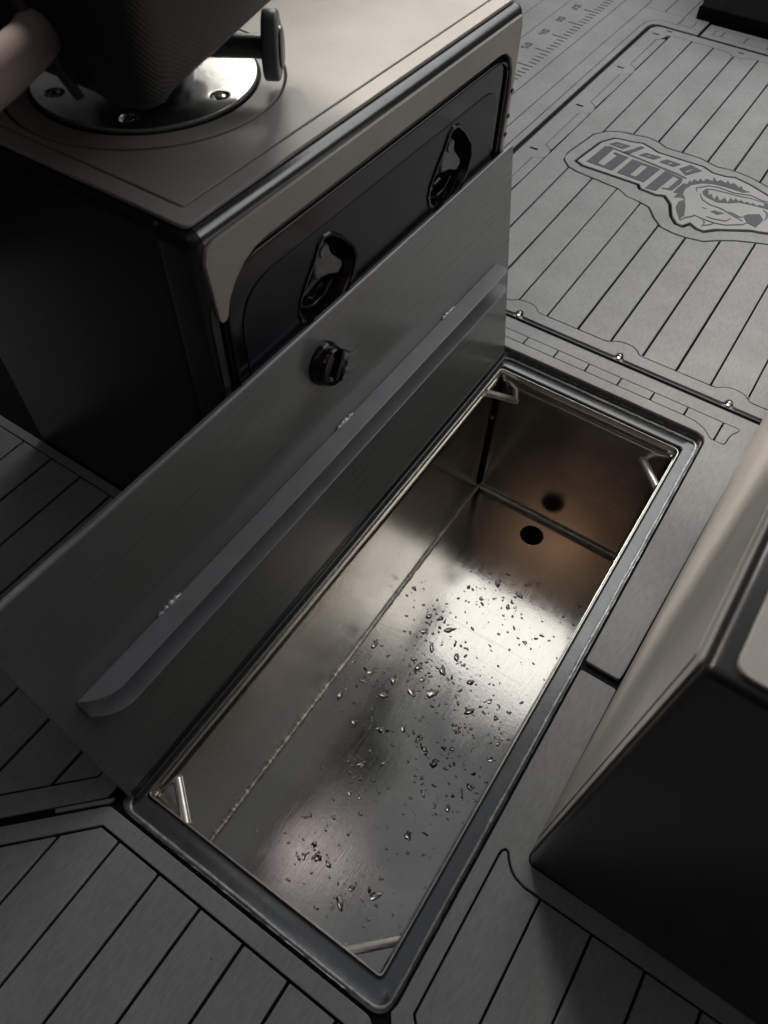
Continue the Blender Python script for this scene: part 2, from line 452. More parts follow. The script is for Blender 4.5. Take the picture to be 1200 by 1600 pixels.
piece('small_plank', [(0.289, 0.8725), (0.308, 0.8705), (0.325, 0.8635), (0.3355, 0.853), (0.340, 0.8492), (0.345, 0.8487), (0.346, 0.894), (0.289, 0.894)], inset=0.0014, bev=0.0006)
piece('small_plank', [(0.346, 0.894), (0.345, 0.8487), (0.360, 0.8485), (0.3625, 0.8525), (0.3635, 0.868), (0.3655, 0.877), (0.3695, 0.8835), (0.3725, 0.889), (0.3715, 0.8925), (0.3655, 0.8945)], inset=0.0014, bev=0.0006)

# strips left of the closed hatch, the ruler strip among them
YF = 3.4
strips = [(-0.90, -0.842), (-0.842, -0.783), (-0.783, -0.7245), (-0.7245, -0.656), (-0.656, -0.597), (-0.597, -0.535), (-0.411, -0.350)]
for a, b in strips: piece('plank', [(a, 0.921), (b, 0.921), (b, YF), (a, YF)], inset=0.0012)
ruler = piece('ruler_strip', [(-0.535, 0.921), (-0.411, 0.921), (-0.411, YF), (-0.535, YF)], inset=0.0012)
# border round the closed hatch
bo = [(-0.350, 0.921), (-0.350, 2.205), (-0.335, 2.236), (-0.30, 2.243), (-0.167, 2.242), (-0.167, 2.2095), (-0.285, 2.2095), (-0.296, 2.200), (-0.300, 2.185), (-0.300, 0.921)]
piece('border_strip', [(-0.350, 0.921), (-0.313, 0.921), (-0.313, 2.17), (-0.309, 2.21), (-0.294, 2.236), (-0.270, 2.2405), (-0.235, 2.2405), (-0.235, 2.30), (-0.35, 2.30)], inset=0.001)
piece('border_strip', [(-0.313, 0.921), (-0.296, 0.921), (-0.296, 2.185), (-0.291, 2.203), (-0.275, 2.2115), (-0.1685, 2.2115), (-0.1685, 2.2405), (-0.27, 2.2405), (-0.294, 2.236), (-0.309, 2.21), (-0.313, 2.17)], inset=0.001)
# far of it
for a, b in ((-0.35, -0.292), (-0.292, -0.235)): piece('plank', [(a, 2.30), (b, 2.30), (b, YF), (a, YF)], inset=0.001)
farp = [(-0.161, 2.2115), (1.4, 2.2115), (1.4, 2.30), (-0.161, 2.30)]
slots = [rrect(-0.137, 2.236, -0.1145, 2.279, 0.004), rrect(-0.1125, 2.236, -0.053, 2.279, 0.003)] + [rrect(-0.051 + 0.06 * k, 2.236, 0.007 + 0.06 * k, 2.279, 0.003) for k in range(8)]
plate('deck_pad', [offset(farp, 0.0008)] + slots, 0, 0.006, 0.0008, M['eva'], deck)
for s in slots: plate('small_plank', offset(s, 0.0014), 0, 0.006, 0.0006, M['eva'], deck)
plate('deck_pad', [offset([(-0.235, 2.2405), (-0.1685, 2.2405), (-0.1685, YF), (-0.235, YF)], 0.0008), fillet([(-0.232, 2.246), (-0.196, 2.246), (-0.196, 2.286), (-0.222, 2.300), (-0.232, 2.285)], 0.004)], 0, 0.006, 0.0008, M['eva'], deck)
plate('small_plank', offset(fillet([(-0.232, 2.246), (-0.196, 2.246), (-0.196, 2.286), (-0.222, 2.300), (-0.232, 2.285)], 0.004), 0.0014), 0, 0.006, 0.0006, M['eva'], deck)

shade_wall = bm_obj('left_shade_wall', box_bm(-1.06, -0.955, -1.3, 3.6, -0.0045, 1.25, 0.012, 3), M['console_paint'], smooth=40)  # unseen wall added to keep the side light off the left deck
tag(shade_wall, kind='structure')

# ruler print: marks every 2 cm and numbers
scaleT = 0.0985
def yv(v): return 2.175 - (v - 20) / 10.0 * scaleT
loops = []
for v2 in range(-80, 140, 2):
    y = yv(v2 + 0.0)
    x1 = -0.4345; L_ = 0.043 if v2 % 10 == 0 else 0.021
    loops.append([(x1 - L_, y - 0.0021), (x1, y - 0.0021), (x1, y + 0.0021), (x1 - L_, y + 0.0021)])
plate('ruler_marks', loops, 0.0006, 0.0012, 0, M['eva_print'], ruler, kind='stuff')
SEG = {'0': 'abcdef', '1': 'bc', '2': 'abged', '3': 'abgcd', '4': 'fgbc', '5': 'afgcd', '6': 'afgedc', '7': 'abc', '8': 'abcdefg', '9': 'abcfgd'}
def digit(ch, w=0.0150, h=0.0185, t=0.0040):
    S = {'a': (t, h - t, w - t, h), 'd': (t, 0, w - t, t), 'g': (t, h / 2 - t / 2, w - t, h / 2 + t / 2), 'f': (0, h / 2, t, h), 'b': (w - t, h / 2, w, h),
         'e': (0, 0, t, h / 2), 'c': (w - t, 0, w, h / 2)}
    return [S[s] for s in SEG[ch]]
for v in (10, 20, 30, 40, 50, 70, 80):
    y = yv(v) - 0.018
    bm = bmesh.new()
    for i, ch in enumerate(str(v)):
        for (a0, b0, a1, b1) in digit(ch):
            # the figures read along the deck, tops away from the marks
            box_bm(-0.4925 - b1, -0.4925 - b0, y + i * 0.0205 + a0, y + i * 0.0205 + a1, 0.0, 0.0006, bm=bm)
    bm_obj('ruler_number', bm, M['eva_print'], ruler)

# ------------------------------------------------------------------ closed deck hatch with the badge
hatch = empty('closed_hatch', (0, 1.5, 0))
tag(hatch, 'large closed deck hatch of grey planks with a dog badge set in it', 'deck hatch')
HX0, HX1, HY0, HY1 = -0.284, 1.10, 0.9355, 2.200
plate('hatch_frame', [fillet([(HX0 - 0.004, HY0 - 0.0045), (HX1 + 0.002, HY0 - 0.0045), (HX1 + 0.002, HY1 + 0.002), (HX0 - 0.004, HY1 + 0.002)], [0.004, 0, 0, 0.03]), fillet([(HX0 + 0.003, HY0 + 0.003), (HX1 - 0.004, HY0 + 0.003), (HX1 - 0.004, HY1 - 0.004), (HX0 + 0.003, HY1 - 0.004)], [0.002, 0, 0, 0.026])], -0.0035, 0.003, 0.0008, M['paint'], hatch)
notch_x = [-0.218, -0.0325, 0.1535, 0.3395, 0.5255, 0.7115]
out = []
for nx in notch_x:
    out += [(nx - 0.010, HY0), (nx - 0.0065, HY0 + 0.003), (nx - 0.0055, HY0 + 0.0085), (nx - 0.003, HY0 + 0.0115), (nx, HY0 + 0.0125), (nx + 0.003, HY0 + 0.0115), (nx + 0.0055, HY0 + 0.0085), (nx + 0.0065, HY0 + 0.003), (nx + 0.010, HY0)]
outer = [(HX0, HY0)] + out + [(HX1, HY0), (HX1, HY1), (HX0 + 0.022, HY1), (HX0 + 0.008, HY1 - 0.006), (HX0, HY1 - 0.022)]
def near_edge_pts(x0, x1):
    """scalloped inner edge of the border, as (x, y) with x rising"""
    P = [(x0, 0.9595)]
    for nx in notch_x:
        for dx, y in ((-0.036, 0.9595), (-0.028, 0.9610), (-0.019, 0.9690), (-0.010, 0.9730), (0, 0.9740), (0.010, 0.9728), (0.018, 0.9685), (0.025, 0.9600), (0.030, 0.9590)):
            if x0 < nx + dx < x1: P.append((nx + dx, y))
    P.append((x1, 0.9595)); return P
def near_y(x):
    P = near_edge_pts(-0.35, 1.2)
    for a, b in zip(P, P[1:]):
        if a[0] <= x <= b[0]: return a[1] + (b[1] - a[1]) * (x - a[0]) / max(1e-9, b[0] - a[0])
    return 0.9595
FAR = [(-0.236, 2.142), (-0.232, 2.158), (-0.214, 2.170), (-0.146, 2.166), (-0.075, 2.163), (-0.062, 2.157), (-0.052, 2.147), (-0.030, 2.146), (-0.012, 2.160), (0.004, 2.164), (0.15, 2.164), (0.165, 2.150), (0.19, 2.150), (0.205, 2.164), (1.08, 2.164)]
def far_y(x):
    for a, b in zip(FAR, FAR[1:]):
        if a[0] <= x <= b[0]: return a[1] + (b[1] - a[1]) * (x - a[0]) / (b[0] - a[0])
    return 2.155
slot_y = [1.205, 1.442, 1.676, 1.914, 2.151]
# inner border outline going up the left side with lobes round the slots
left_side = [(-0.247, 0.9595)]
for sy in slot_y[:-1]:
    left_side += [(-0.247, sy - 0.034), (-0.238, sy - 0.031), (-0.2285, sy - 0.024), (-0.2245, sy - 0.014), (-0.2245, sy + 0.006), (-0.229, sy + 0.017), (-0.247, sy + 0.031)]
left_side += [(-0.248, 2.120), (-0.241, 2.128), (-0.236, 2.142)]
innerB = near_edge_pts(-0.247, 1.075)[1:] + [(1.075, 2.16)] + list(reversed(FAR[:-1])) + list(reversed(left_side))
slots_side = [rrect(-0.2695, sy - 0.0035, -0.2505, sy + 0.0035, 0.003, 3) for sy in slot_y]
slots_far = [rrect(-0.243, 2.183, -0.228, 2.190, 0.003, 3), rrect(-0.047, 2.1745, -0.032, 2.1815, 0.003, 3)]
plate('border_strip', [outer, innerB] + slots_side + slots_far, 0.0, 0.006, 0.0008, M['eva'], hatch)
for nx in notch_x:
    bm = bmesh.new()
    tube_bm([(nx, HY0 - 0.001, -0.0052), (nx, HY0 + 0.007, -0.0035)], [0.0045, 0.0038], 10, bm)
    bmesh.ops.create_uvsphere(bm, u_segments=12, v_segments=8, radius=0.0036, matrix=Matrix.Translation((nx, HY0 + 0.0058, -0.002)))
    bm_obj('drain_pin', bm, M['rim'], hatch, smooth=50)
# narrow column beside the border, between lobes
for a, b in zip(slot_y, slot_y[1:]):
    endp = [(-0.2250, b - 0.014), (-0.229, b - 0.0245), (-0.247, b - 0.034)] if b < 2.1 else [(-0.2250, 2.136), (-0.238, 2.130), (-0.247, 2.119)]
    piece('plank', [(-0.247, a + 0.031), (-0.2295, a + 0.0175), (-0.2255, a + 0.010)] + endp, hatch, inset=0.0014)
piece('plank', [(-0.247, 0.9595), (-0.225, 0.9595), (-0.2255, slot_y[0] - 0.02), (-0.247, slot_y[0] - 0.034)], hatch, inset=0.001)

SUR_TOP = [(-0.1925, 1.4517), (-0.1925, 1.4730), (-0.1789, 1.5758), (-0.1593, 1.6059), (-0.1333, 1.6215), (-0.1088, 1.6260), (-0.0742, 1.6351), (-0.0461, 1.6290), (-0.0259, 1.6170), (0.0486, 1.6205), (0.0926, 1.6080), (0.1257, 1.6145), (0.1638, 1.6099), (0.2042, 1.5957), (0.245, 1.5750), (0.285, 1.5600), (0.50, 1.560), (0.515, 1.545)]
SUR_BOT = [(-0.1865, 1.4392), (-0.1674, 1.4200), (-0.1443, 1.4125), (-0.0483, 1.4037), (-0.0229, 1.3878), (0.0081, 1.3841), (0.0296, 1.3780), (0.0508, 1.3496), (0.0736, 1.3275), (0.0999, 1.3224), (0.1256, 1.3230), (0.1584, 1.3308), (0.1791, 1.3491), (0.2062, 1.3686), (0.2350, 1.3827), (0.2626, 1.3950), (0.33, 1.40), (0.50, 1.40), (0.515, 1.41)]
GAP_TOP = [(-0.1688, 1.4481), (-0.1561, 1.5522), (-0.1359, 1.5895), (-0.1167, 1.5950), (-0.0935, 1.5990), (-0.0757, 1.6070), (-0.0503, 1.5991), (-0.0328, 1.5906), (0.0694, 1.5938), (0.0923, 1.5818), (0.1174, 1.5840), (0.1366, 1.5924), (0.1720, 1.5840), (0.2128, 1.5671), (0.245, 1.548), (0.285, 1.535), (0.49, 1.535)]
GAP_BOT = [(-0.1556, 1.4411), (-0.1454, 1.4362), (-0.0217, 1.4386), (-0.0127, 1.4258), (0.0254, 1.4230), (0.0396, 1.4300), (0.0569, 1.4122), (0.0735, 1.3733), (0.0924, 1.3515), (0.1102, 1.3505), (0.1185, 1.3665), (0.1314, 1.3589), (0.1489, 1.3578), (0.1689, 1.3791), (0.2246, 1.4160), (0.2401, 1.4203), (0.2629, 1.4300), (0.49, 1.43)]
sur = SUR_TOP + list(reversed(SUR_BOT))
gap = GAP_TOP + list(reversed(GAP_BOT))
def chain_y(P, x):
    for a, b in zip(P, P[1:]):
        if a[0] <= x <= b[0] and b[0] > a[0]: return a[1] + (b[1] - a[1]) * (x - a[0]) / (b[0] - a[0])
    return None
TOPC = [(-0.1935, 1.462)] + SUR_TOP[1:] ; BOTC = [(-0.1935, 1.445)] + SUR_BOT
edges = [-0.2245 + 0.0585 * k for k in range(23)]
for a, b in zip(edges, edges[1:]):
    if b > 1.076: break
    npt = [(a, near_y(a))] + [p for p in near_edge_pts(-0.3, 1.2) if a < p[0] < b] + [(b, near_y(b))]
    fpt = [(a, far_y(a))] + [p for p in FAR if a < p[0] < b] + [(b, far_y(b))]
    if b <= -0.1935 or a >= 0.515:
        piece('plank', npt + list(reversed(fpt)), hatch)
    elif a < -0.1935:
        t = [p for p in SUR_TOP[1:] if p[0] < b] + [(b, chain_y(TOPC, b))]
        u = [p for p in SUR_BOT if p[0] < b] + [(b, chain_y(BOTC, b))]
        piece('plank', npt + list(reversed(u)) + t[:] + list(reversed(fpt)), hatch)
    elif b > 0.515:
        u = [p for p in SUR_BOT if p[0] > a]; t = [p for p in SUR_TOP if p[0] > a]
        piece('plank', npt + list(reversed(fpt)) + [(a, chain_y(TOPC, a))] + t + list(reversed(u)) + [(a, chain_y(BOTC, a))], hatch)
    else:
        u = [(a, chain_y(BOTC, a))] + [p for p in SUR_BOT if a < p[0] < b] + [(b, chain_y(BOTC, b))]
        t = [(a, chain_y(TOPC, a))] + [p for p in SUR_TOP if a < p[0] < b] + [(b, chain_y(TOPC, b))]
        piece('plank', npt + list(reversed(u)), hatch)
        piece('plank', t + list(reversed(fpt)), hatch)
plate('badge_surround', [offset(sur, 0.0020), gap], 0.0002, 0.006, 0.0010, M['eva'], hatch)
badge = plate('badge', offset(gap, 0.0068), 0.0012, 0.006, 0.0012, M['eva_light'], hatch)

def flat(name, loops, top=0.0019, parent=badge, m=None, thick=0.001):
    return plate(name, loops, top, thick, 0, m or M['eva_print'], parent)
# the word DOG, upside down from here
flat('letter', [[(-0.1437, 1.4582), (-0.1366, 1.5424), (-0.1165, 1.5398), (-0.1215, 1.4711), (-0.1187, 1.4661), (-0.1068, 1.4657), (-0.0999, 1.5198), (-0.1102, 1.5216), (-0.1100, 1.5294), (-0.0767, 1.5275), (-0.0847, 1.4574)]])
flat('letter', [[(-0.0736, 1.4562), (-0.0669, 1.5250), (-0.0038, 1.5236), (-0.0132, 1.4546)], [(-0.0477, 1.4651), (-0.0351, 1.4644), (-0.0290, 1.5175), (-0.0427, 1.5157)]])
flat('letter', [[(-0.0031, 1.4366), (0.0075, 1.5238), (0.0484, 1.5174), (0.052, 1.500), (0.046, 1.4602), (0.0261, 1.4541), (0.0251, 1.4591), (0.0363, 1.4635), (0.0424, 1.5110), (0.0293, 1.5135), (0.0190, 1.4393)]])
# the word boats, upside down, small slanted letters
flat('letter', [[(-0.1334, 1.5535), (-0.1241, 1.5714), (-0.0911, 1.5738), (-0.1006, 1.5515)], [(-0.1215, 1.5565), (-0.1160, 1.5660), (-0.1120, 1.5662), (-0.1175, 1.5567)], [(-0.1130, 1.5590), (-0.1078, 1.5690), (-0.1040, 1.5692), (-0.1092, 1.5592)]])
flat('letter', [[(-0.0957, 1.5400), (-0.0848, 1.5588), (-0.0725, 1.5866), (-0.0625, 1.5861), (-0.0737, 1.5605), (-0.0821, 1.5380)]])
flat('letter', [[(-0.0623, 1.5496), (-0.0529, 1.5672), (-0.0192, 1.5706), (-0.0289, 1.5509)], [(-0.0480, 1.5545), (-0.0415, 1.5655), (-0.0375, 1.5658), (-0.0440, 1.5547)]])
flat('letter', [[(-0.0167, 1.5493), (-0.0070, 1.5690), (0.0258, 1.5680), (0.0161, 1.5485)], [(-0.0000, 1.5532), (0.0061, 1.5648), (0.0099, 1.5647), (0.0042, 1.5522)]])
flat('letter', [[(0.0282, 1.5491), (0.0428, 1.5785), (0.0713, 1.5697), (0.0494, 1.5322)], [(0.0424, 1.5461), (0.0515, 1.5650), (0.0545, 1.5644), (0.0466, 1.5451)]])
flat('underline', [[(-0.1313, 1.5463), (0.0304, 1.5304), (0.0531, 1.5248), (0.0550, 1.5195), (0.0310, 1.5240), (-0.1302, 1.5414)]])
# the dog's head
flat('dog_mane', [[(0.0500, 1.4556), (0.0520, 1.4770), (0.0540, 1.4879), (0.0553, 1.4992), (0.0631, 1.5025), (0.0624, 1.5197), (0.0681, 1.5140), (0.0685, 1.5282), (0.0787, 1.5257), (0.0777, 1.5388), (0.0874, 1.5321), (0.0885, 1.5448), (0.1029, 1.5454), (0.0995, 1.5608), (0.1108, 1.5492), (0.1145, 1.5598), (0.1276, 1.5535), (0.1280, 1.5657), (0.1359, 1.5557), (0.1422, 1.5642), (0.1566, 1.5532), (0.1570, 1.5632), (0.1664, 1.5506), (0.1804, 1.5512), (0.1679, 1.5402), (0.1606, 1.5406), (0.1323, 1.5393), (0.1082, 1.5354), (0.0882, 1.5247), (0.0715, 1.5047), (0.0664, 1.4835), (0.0688, 1.4622), (0.0808, 1.4445), (0.0704, 1.4482), (0.0576, 1.4389), (0.0591, 1.4590)]], 0.00195)
flat('dog_ear', [[(0.0732, 1.4093), (0.0716, 1.4304), (0.0794, 1.4435), (0.0894, 1.4211), (0.0989, 1.3881), (0.0958, 1.3823), (0.0977, 1.3677), (0.0839, 1.3880)]])
flat('dog_mouth', [[(0.0986, 1.4954), (0.1011, 1.5088), (0.1146, 1.5168), (0.1385, 1.5207), (0.1642, 1.5241), (0.1887, 1.5306), (0.2234, 1.5315), (0.2394, 1.5301), (0.2433, 1.5110), (0.2214, 1.5096), (0.1963, 1.5062), (0.1721, 1.4997), (0.1589, 1.4864), (0.1365, 1.4738), (0.1171, 1.4785), (0.1043, 1.4843)]])
flat('dog_teeth', [[(0.1069, 1.5053), (0.1146, 1.5100), (0.1392, 1.5145), (0.1648, 1.5179), (0.1906, 1.5254), (0.2168, 1.5258), (0.2181, 1.5146), (0.2091, 1.5155), (0.2063, 1.5079), (0.1973, 1.5143), (0.1944, 1.5067), (0.1859, 1.5116), (0.1830, 1.5040), (0.1739, 1.5104), (0.1711, 1.5027), (0.1627, 1.5097), (0.1621, 1.4980), (0.1543, 1.5055), (0.1536, 1.4863), (0.1438, 1.4997), (0.1393, 1.4814), (0.1283, 1.4979), (0.1278, 1.4787), (0.1161, 1.4967), (0.1140, 1.4875)]], 0.0024, m=M['eva_light'])
flat('dog_eye', [[(0.1359, 1.4347), (0.1419, 1.4427), (0.1608, 1.4438), (0.1510, 1.4313)]])
flat('dog_nose', [[(0.1951, 1.4579), (0.2010, 1.4693), (0.2207, 1.4836), (0.2325, 1.4671), (0.2275, 1.4336), (0.2088, 1.4393)]])
def stroke(path, w=0.0012):
    Lp, Rp = [], []
    for i, p in enumerate(path):
        a = Vector(path[max(0, i - 1)]); b = Vector(path[min(len(path) - 1, i + 1)]); t = (b - a).normalized(); n = Vector((-t.y, t.x))
        ww = w * (0.35 if i in (0, len(path) - 1) else 1)
        Lp.append(tuple(Vector(p) + n * ww)); Rp.append(tuple(Vector(p) - n * ww))
    return Lp + list(reversed(Rp))
LN = [[(0.0885, 1.4880), (0.0834, 1.4997), (0.0917, 1.5097), (0.1016, 1.5228), (0.1212, 1.5293), (0.1540, 1.5281), (0.1858, 1.5398), (0.2102, 1.5349), (0.2221, 1.5361)],
      [(0.0975, 1.4831), (0.1092, 1.4652), (0.1282, 1.4567), (0.1492, 1.4572), (0.1692, 1.4499), (0.1865, 1.4445), (0.2000, 1.4400)],
      [(0.1172, 1.4376), (0.1272, 1.4394)], [(0.1349, 1.4124), (0.1504, 1.4130), (0.1722, 1.4199), (0.1777, 1.4345)],
      [(0.1120, 1.4030), (0.1304, 1.4003), (0.1548, 1.4002), (0.1750, 1.4056), (0.2037, 1.4286), (0.2088, 1.4393)],
      [(0.1338, 1.3956), (0.1386, 1.3920), (0.1407, 1.3812), (0.1380, 1.3741)], [(0.1425, 1.3808), (0.1512, 1.3906), (0.1561, 1.4012)],
      [(0.0979, 1.3696), (0.1017, 1.3830), (0.1135, 1.3987), (0.1155, 1.4055)], [(0.1672, 1.4557), (0.1786, 1.4531), (0.1884, 1.4494), (0.1958, 1.4530)],
      [(0.2218, 1.5026), (0.2317, 1.4953), (0.2355, 1.4800), (0.2339, 1.4682)]]
for i, l in enumerate(LN): flat('dog_line', [stroke(l)], 0.0021 + 0.00003 * i)

# ------------------------------------------------------------------ hatch frame (coaming) round the open box
IX0, IY0, IX1, IY1 = 0.0, 0.0, 0.308, 0.822
def ring(t, z, r=None, n_extra=0):
    x0 = IX0 + (OX0 + 0.0008 - IX0) * t; x1 = IX1 + (OX1 - 0.0008 - IX1) * t
    y0 = IY0 + (OY0 + 0.0008 - IY0) * t; y1 = IY1 + (OY1 - 0.0008 - IY1) * t
    rr_ = r if r is not None else 0.004 + 0.014 * t
    return [(x, y, z) for x, y in rrect(x0, y0, x1, y1, rr_, 6)]
def dense(ringpts, step=0.02):
    out = []
    n = len(ringpts)
    for i in range(n):
        a = Vector(ringpts[i]); b = Vector(ringpts[(i + 1) % n]); k = max(1, int((b - a).length / step))
        for j in range(k): out.append(a.lerp(b, j / k))
    return out
tub = empty('storage_box', (0.154, 0.411, -0.336))
tag(tub, 'deep bright aluminium storage box sunk in the deck, wet inside', 'storage box')
frame = tub
prof = [(1.0, -0.0030), (1.0, -0.0105), (0.955, -0.0135), (0.84, -0.0170), (0.78, -0.0180), (0.20, -0.0180), (0.16, -0.0190), (0.15, -0.0215), (0.15, -0.06)]
bm_obj('rim_channel', loft_bm([ring(t, z) for t, z in prof]), M['coaming'], frame, smooth=30)
path = dense(ring(0.86, -0.0155, 0.016), 0.0022)
rad = []
for i, p in enumerate(path):
    a = 0.5 + 0.5 * mnoise.noise(p * 9.0)
    left = p.x < 0.004
    rad.append((0.0016 if left else 0.0019) + 0.0010 * a)
wob = [Vector((p.x + 0.0009 * mnoise.noise(p * 22), p.y + 0.0009 * mnoise.noise(p * 25 + Vector((3, 1, 0))), p.z)) for p in path]
bm_obj('weld_bead', tube_bm(wob, rad, 8, lump=0.16, freq=150, closed=True, flat=0.7), M['weld_paint'], frame, smooth=60)
# second, outer run of sealant
path = dense(ring(0.975, -0.0105, 0.018), 0.004)
rad = [0.0011 + 0.0007 * (0.5 + mnoise.noise(p * 30)) for p in path]
bm_obj('sealant_bead', tube_bm(path, rad, 6, lump=0.15, freq=200, closed=True), M['coaming'], frame, smooth=60)

# ------------------------------------------------------------------ open storage box under the hatch
ZF = -0.336
def rimring(d, z, r=0.005):
    rad_ = [r, r, 0.010 + d, r]
    return [(x, y, z) for x, y in fillet([(IX0 - d, IY0 - d), (IX1 + d, IY0 - d), (IX1 + d, IY1 + d), (IX0 - d, IY1 + d)], rad_, 6)]
bm_obj('top_edge', loft_bm([rimring(0.0021, -0.045), rimring(0.0021, -0.0226), rimring(0.0017, -0.0217), rimring(0.0006, -0.0216), rimring(0.0, -0.0224), rimring(0.0, -0.034)]), M['rim'], tub, smooth=40)
def wavy_wall(name, p0, du, dv, nu, nv, amp, m):
    bm = bmesh.new(); p0 = Vector(p0); du = Vector(du); dv = Vector(dv); nrm = du.cross(dv).normalized(); g = []
    for j in range(nv + 1):
        rowv = []
        for i in range(nu + 1):
            p = p0 + du * (i / nu) + dv * (j / nv)
            e = min(i / nu, 1 - i / nu, j / nv, 1 - j / nv) * 6
            p = p + nrm * amp * min(1, e) * mnoise.noise(p * 4.0 + Vector((5, 2, 1)))
            rowv.append(bm.verts.new(p))
        g.append(rowv)
    for j in range(nv):
        for i in range(nu): bm.faces.new((g[j][i], g[j][i + 1], g[j + 1][i + 1], g[j + 1][i]))
    # give the sheet its thickness
    bm.normal_update()
    o = bm_obj(name, bm, m, tub, smooth=0)
    s = o.modifiers.new('thickness', 'SOLIDIFY'); s.thickness = 0.002; s.offset = -1
    return o
H = 0.034
w1 = wavy_wall('side_wall', (0, 0, ZF), (0, 0.822, 0), (0, 0, -0.030 - ZF), 40, 16, 0.0016, M['tub_wall'])
w2 = wavy_wall('side_wall', (0.308, 0.822, ZF), (0, -0.822, 0), (0, 0, -0.030 - ZF), 40, 16, 0.0016, M['tub_wall'])
w3 = wavy_wall('end_wall', (0, 0.822, ZF), (0.308, 0, 0), (0, 0, -0.030 - ZF), 20, 16, 0.0012, M['tub_wall'])
w4 = wavy_wall('end_wall', (0.308, 0, ZF), (-0.308, 0, 0), (0, 0, -0.030 - ZF), 20, 16, 0.0012, M['tub_wall'])
fl = plate('floor_sheet', [[(0.0, 0.0), (0.308, 0.0), (0.308, 0.822), (0.0, 0.822)], circle(0.1455, 0.775, 0.0225, 48)], ZF, 0.002, 0, M['tub_floor'], tub)
bm = loft_bm([[(x, y, ZF - 0.0005) for x, y in circle(0.1455, 0.775, 0.0224, 40)], [(x, y, ZF - 0.09) for x, y in circle(0.1455, 0.775, 0.0224, 40)]], cap1=True)
bm_obj('drain_pipe', bm, M['black'], tub)
def weld(a, b, r, lump=0.35):
    pts = lerp_path([a, b], 0.0018)
    pts = [p + Vector((mnoise.noise(p * 70), mnoise.noise(p * 70 + Vector((9, 0, 0))), mnoise.noise(p * 70 + Vector((0, 9, 0))))) * 0.0012 for p in pts]
    rr2 = [r * (1 + 0.25 * mnoise.noise(p * 40)) for p in pts]
    bm_obj('weld_seam', tube_bm(pts, rr2, 7, lump=lump, freq=420), M['weld'], tub, smooth=60)
weld((0.0022, 0.002, ZF + 0.0014), (0.0022, 0.82, ZF + 0.0014), 0.0042)
weld((0.307, 0.002, ZF + 0.001), (0.307, 0.82, ZF + 0.001), 0.0030)
weld((0.002, 0.821, ZF + 0.001), (0.306, 0.821, ZF + 0.0012), 0.0042)
weld((0.002, 0.001, ZF + 0.001), (0.306, 0.001, ZF + 0.001), 0.0030)
weld((0.0008, 0.8212, ZF + 0.002), (0.0008, 0.8212, -0.05), 0.0012, 0.3)
weld((0.307, 0.821, ZF + 0.002), (0.307, 0.821, -0.05), 0.0009, 0.25)
weld((0.001, 0.001, ZF + 0.002), (0.001, 0.001, -0.05), 0.0014, 0.25)
weld((0.307, 0.001, ZF + 0.002), (0.307, 0.001, -0.05), 0.0014, 0.25)
for a, b in (((0.0, 0.762, -0.026), (0.036, 0.821, -0.074)), ((0.266, 0.821, -0.072), (0.3075, 0.764, -0.056)),
             ((0.0, 0.034, -0.058), (0.044, 0.0, -0.062)), ((0.266, 0.0, -0.052), (0.308, 0.040, -0.050))):
    a = Vector(a); b = Vector(b)
    bar = bm_obj('corner_bar', tube_bm([a, b], 0.0058, 12), M['rod'], tub, smooth=50)
    for e, f in ((a, b), (b, a)):
        d = (f - e).normalized()
        pts = [e + d * 0.0005 * k for k in range(9)]
        bm_obj('weld_blob', tube_bm(pts, [0.0072 - 0.0004 * k for k in range(9)], 9, lump=0.35, freq=330), M['weld'], bar, smooth=60)

# water on the floor of the box
def drop_mesh(rx, ry, h, seed, n=18, wobble=0.35):
    bm = bmesh.new(); rings = []
    for j, (s, zz) in enumerate(((1.0, 0.0), (0.97, 0.35), (0.82, 0.68), (0.55, 0.90), (0.25, 0.99))):
        rg = []
        for k in range(n):
            a = 2 * math.pi * k / n
            w = 1 + wobble * mnoise.noise(Vector((math.cos(a) * 1.3, math.sin(a) * 1.3, seed * 3.7)))
            rg.append(bm.verts.new((rx * s * w * math.cos(a), ry * s * w * math.sin(a), h * zz)))
        rings.append(rg)
    for A, B in zip(rings, rings[1:]):
        for k in range(n): bm.faces.new((A[k], A[(k + 1) % n], B[(k + 1) % n], B[k]))
    bm.faces.new(rings[-1]); bm.faces.new(list(reversed(rings[0])))
    me = bpy.data.meshes.new('water_drop'); bm.to_mesh(me); bm.free()
    for p in me.polygons: p.use_smooth = True
    me.materials.append(M['water'])
    return me
protos = [drop_mesh(1, 1, 0.15, s, wobble=0.35 + 0.15 * (s % 4)) for s in range(10)]
rnd = random.Random(11)
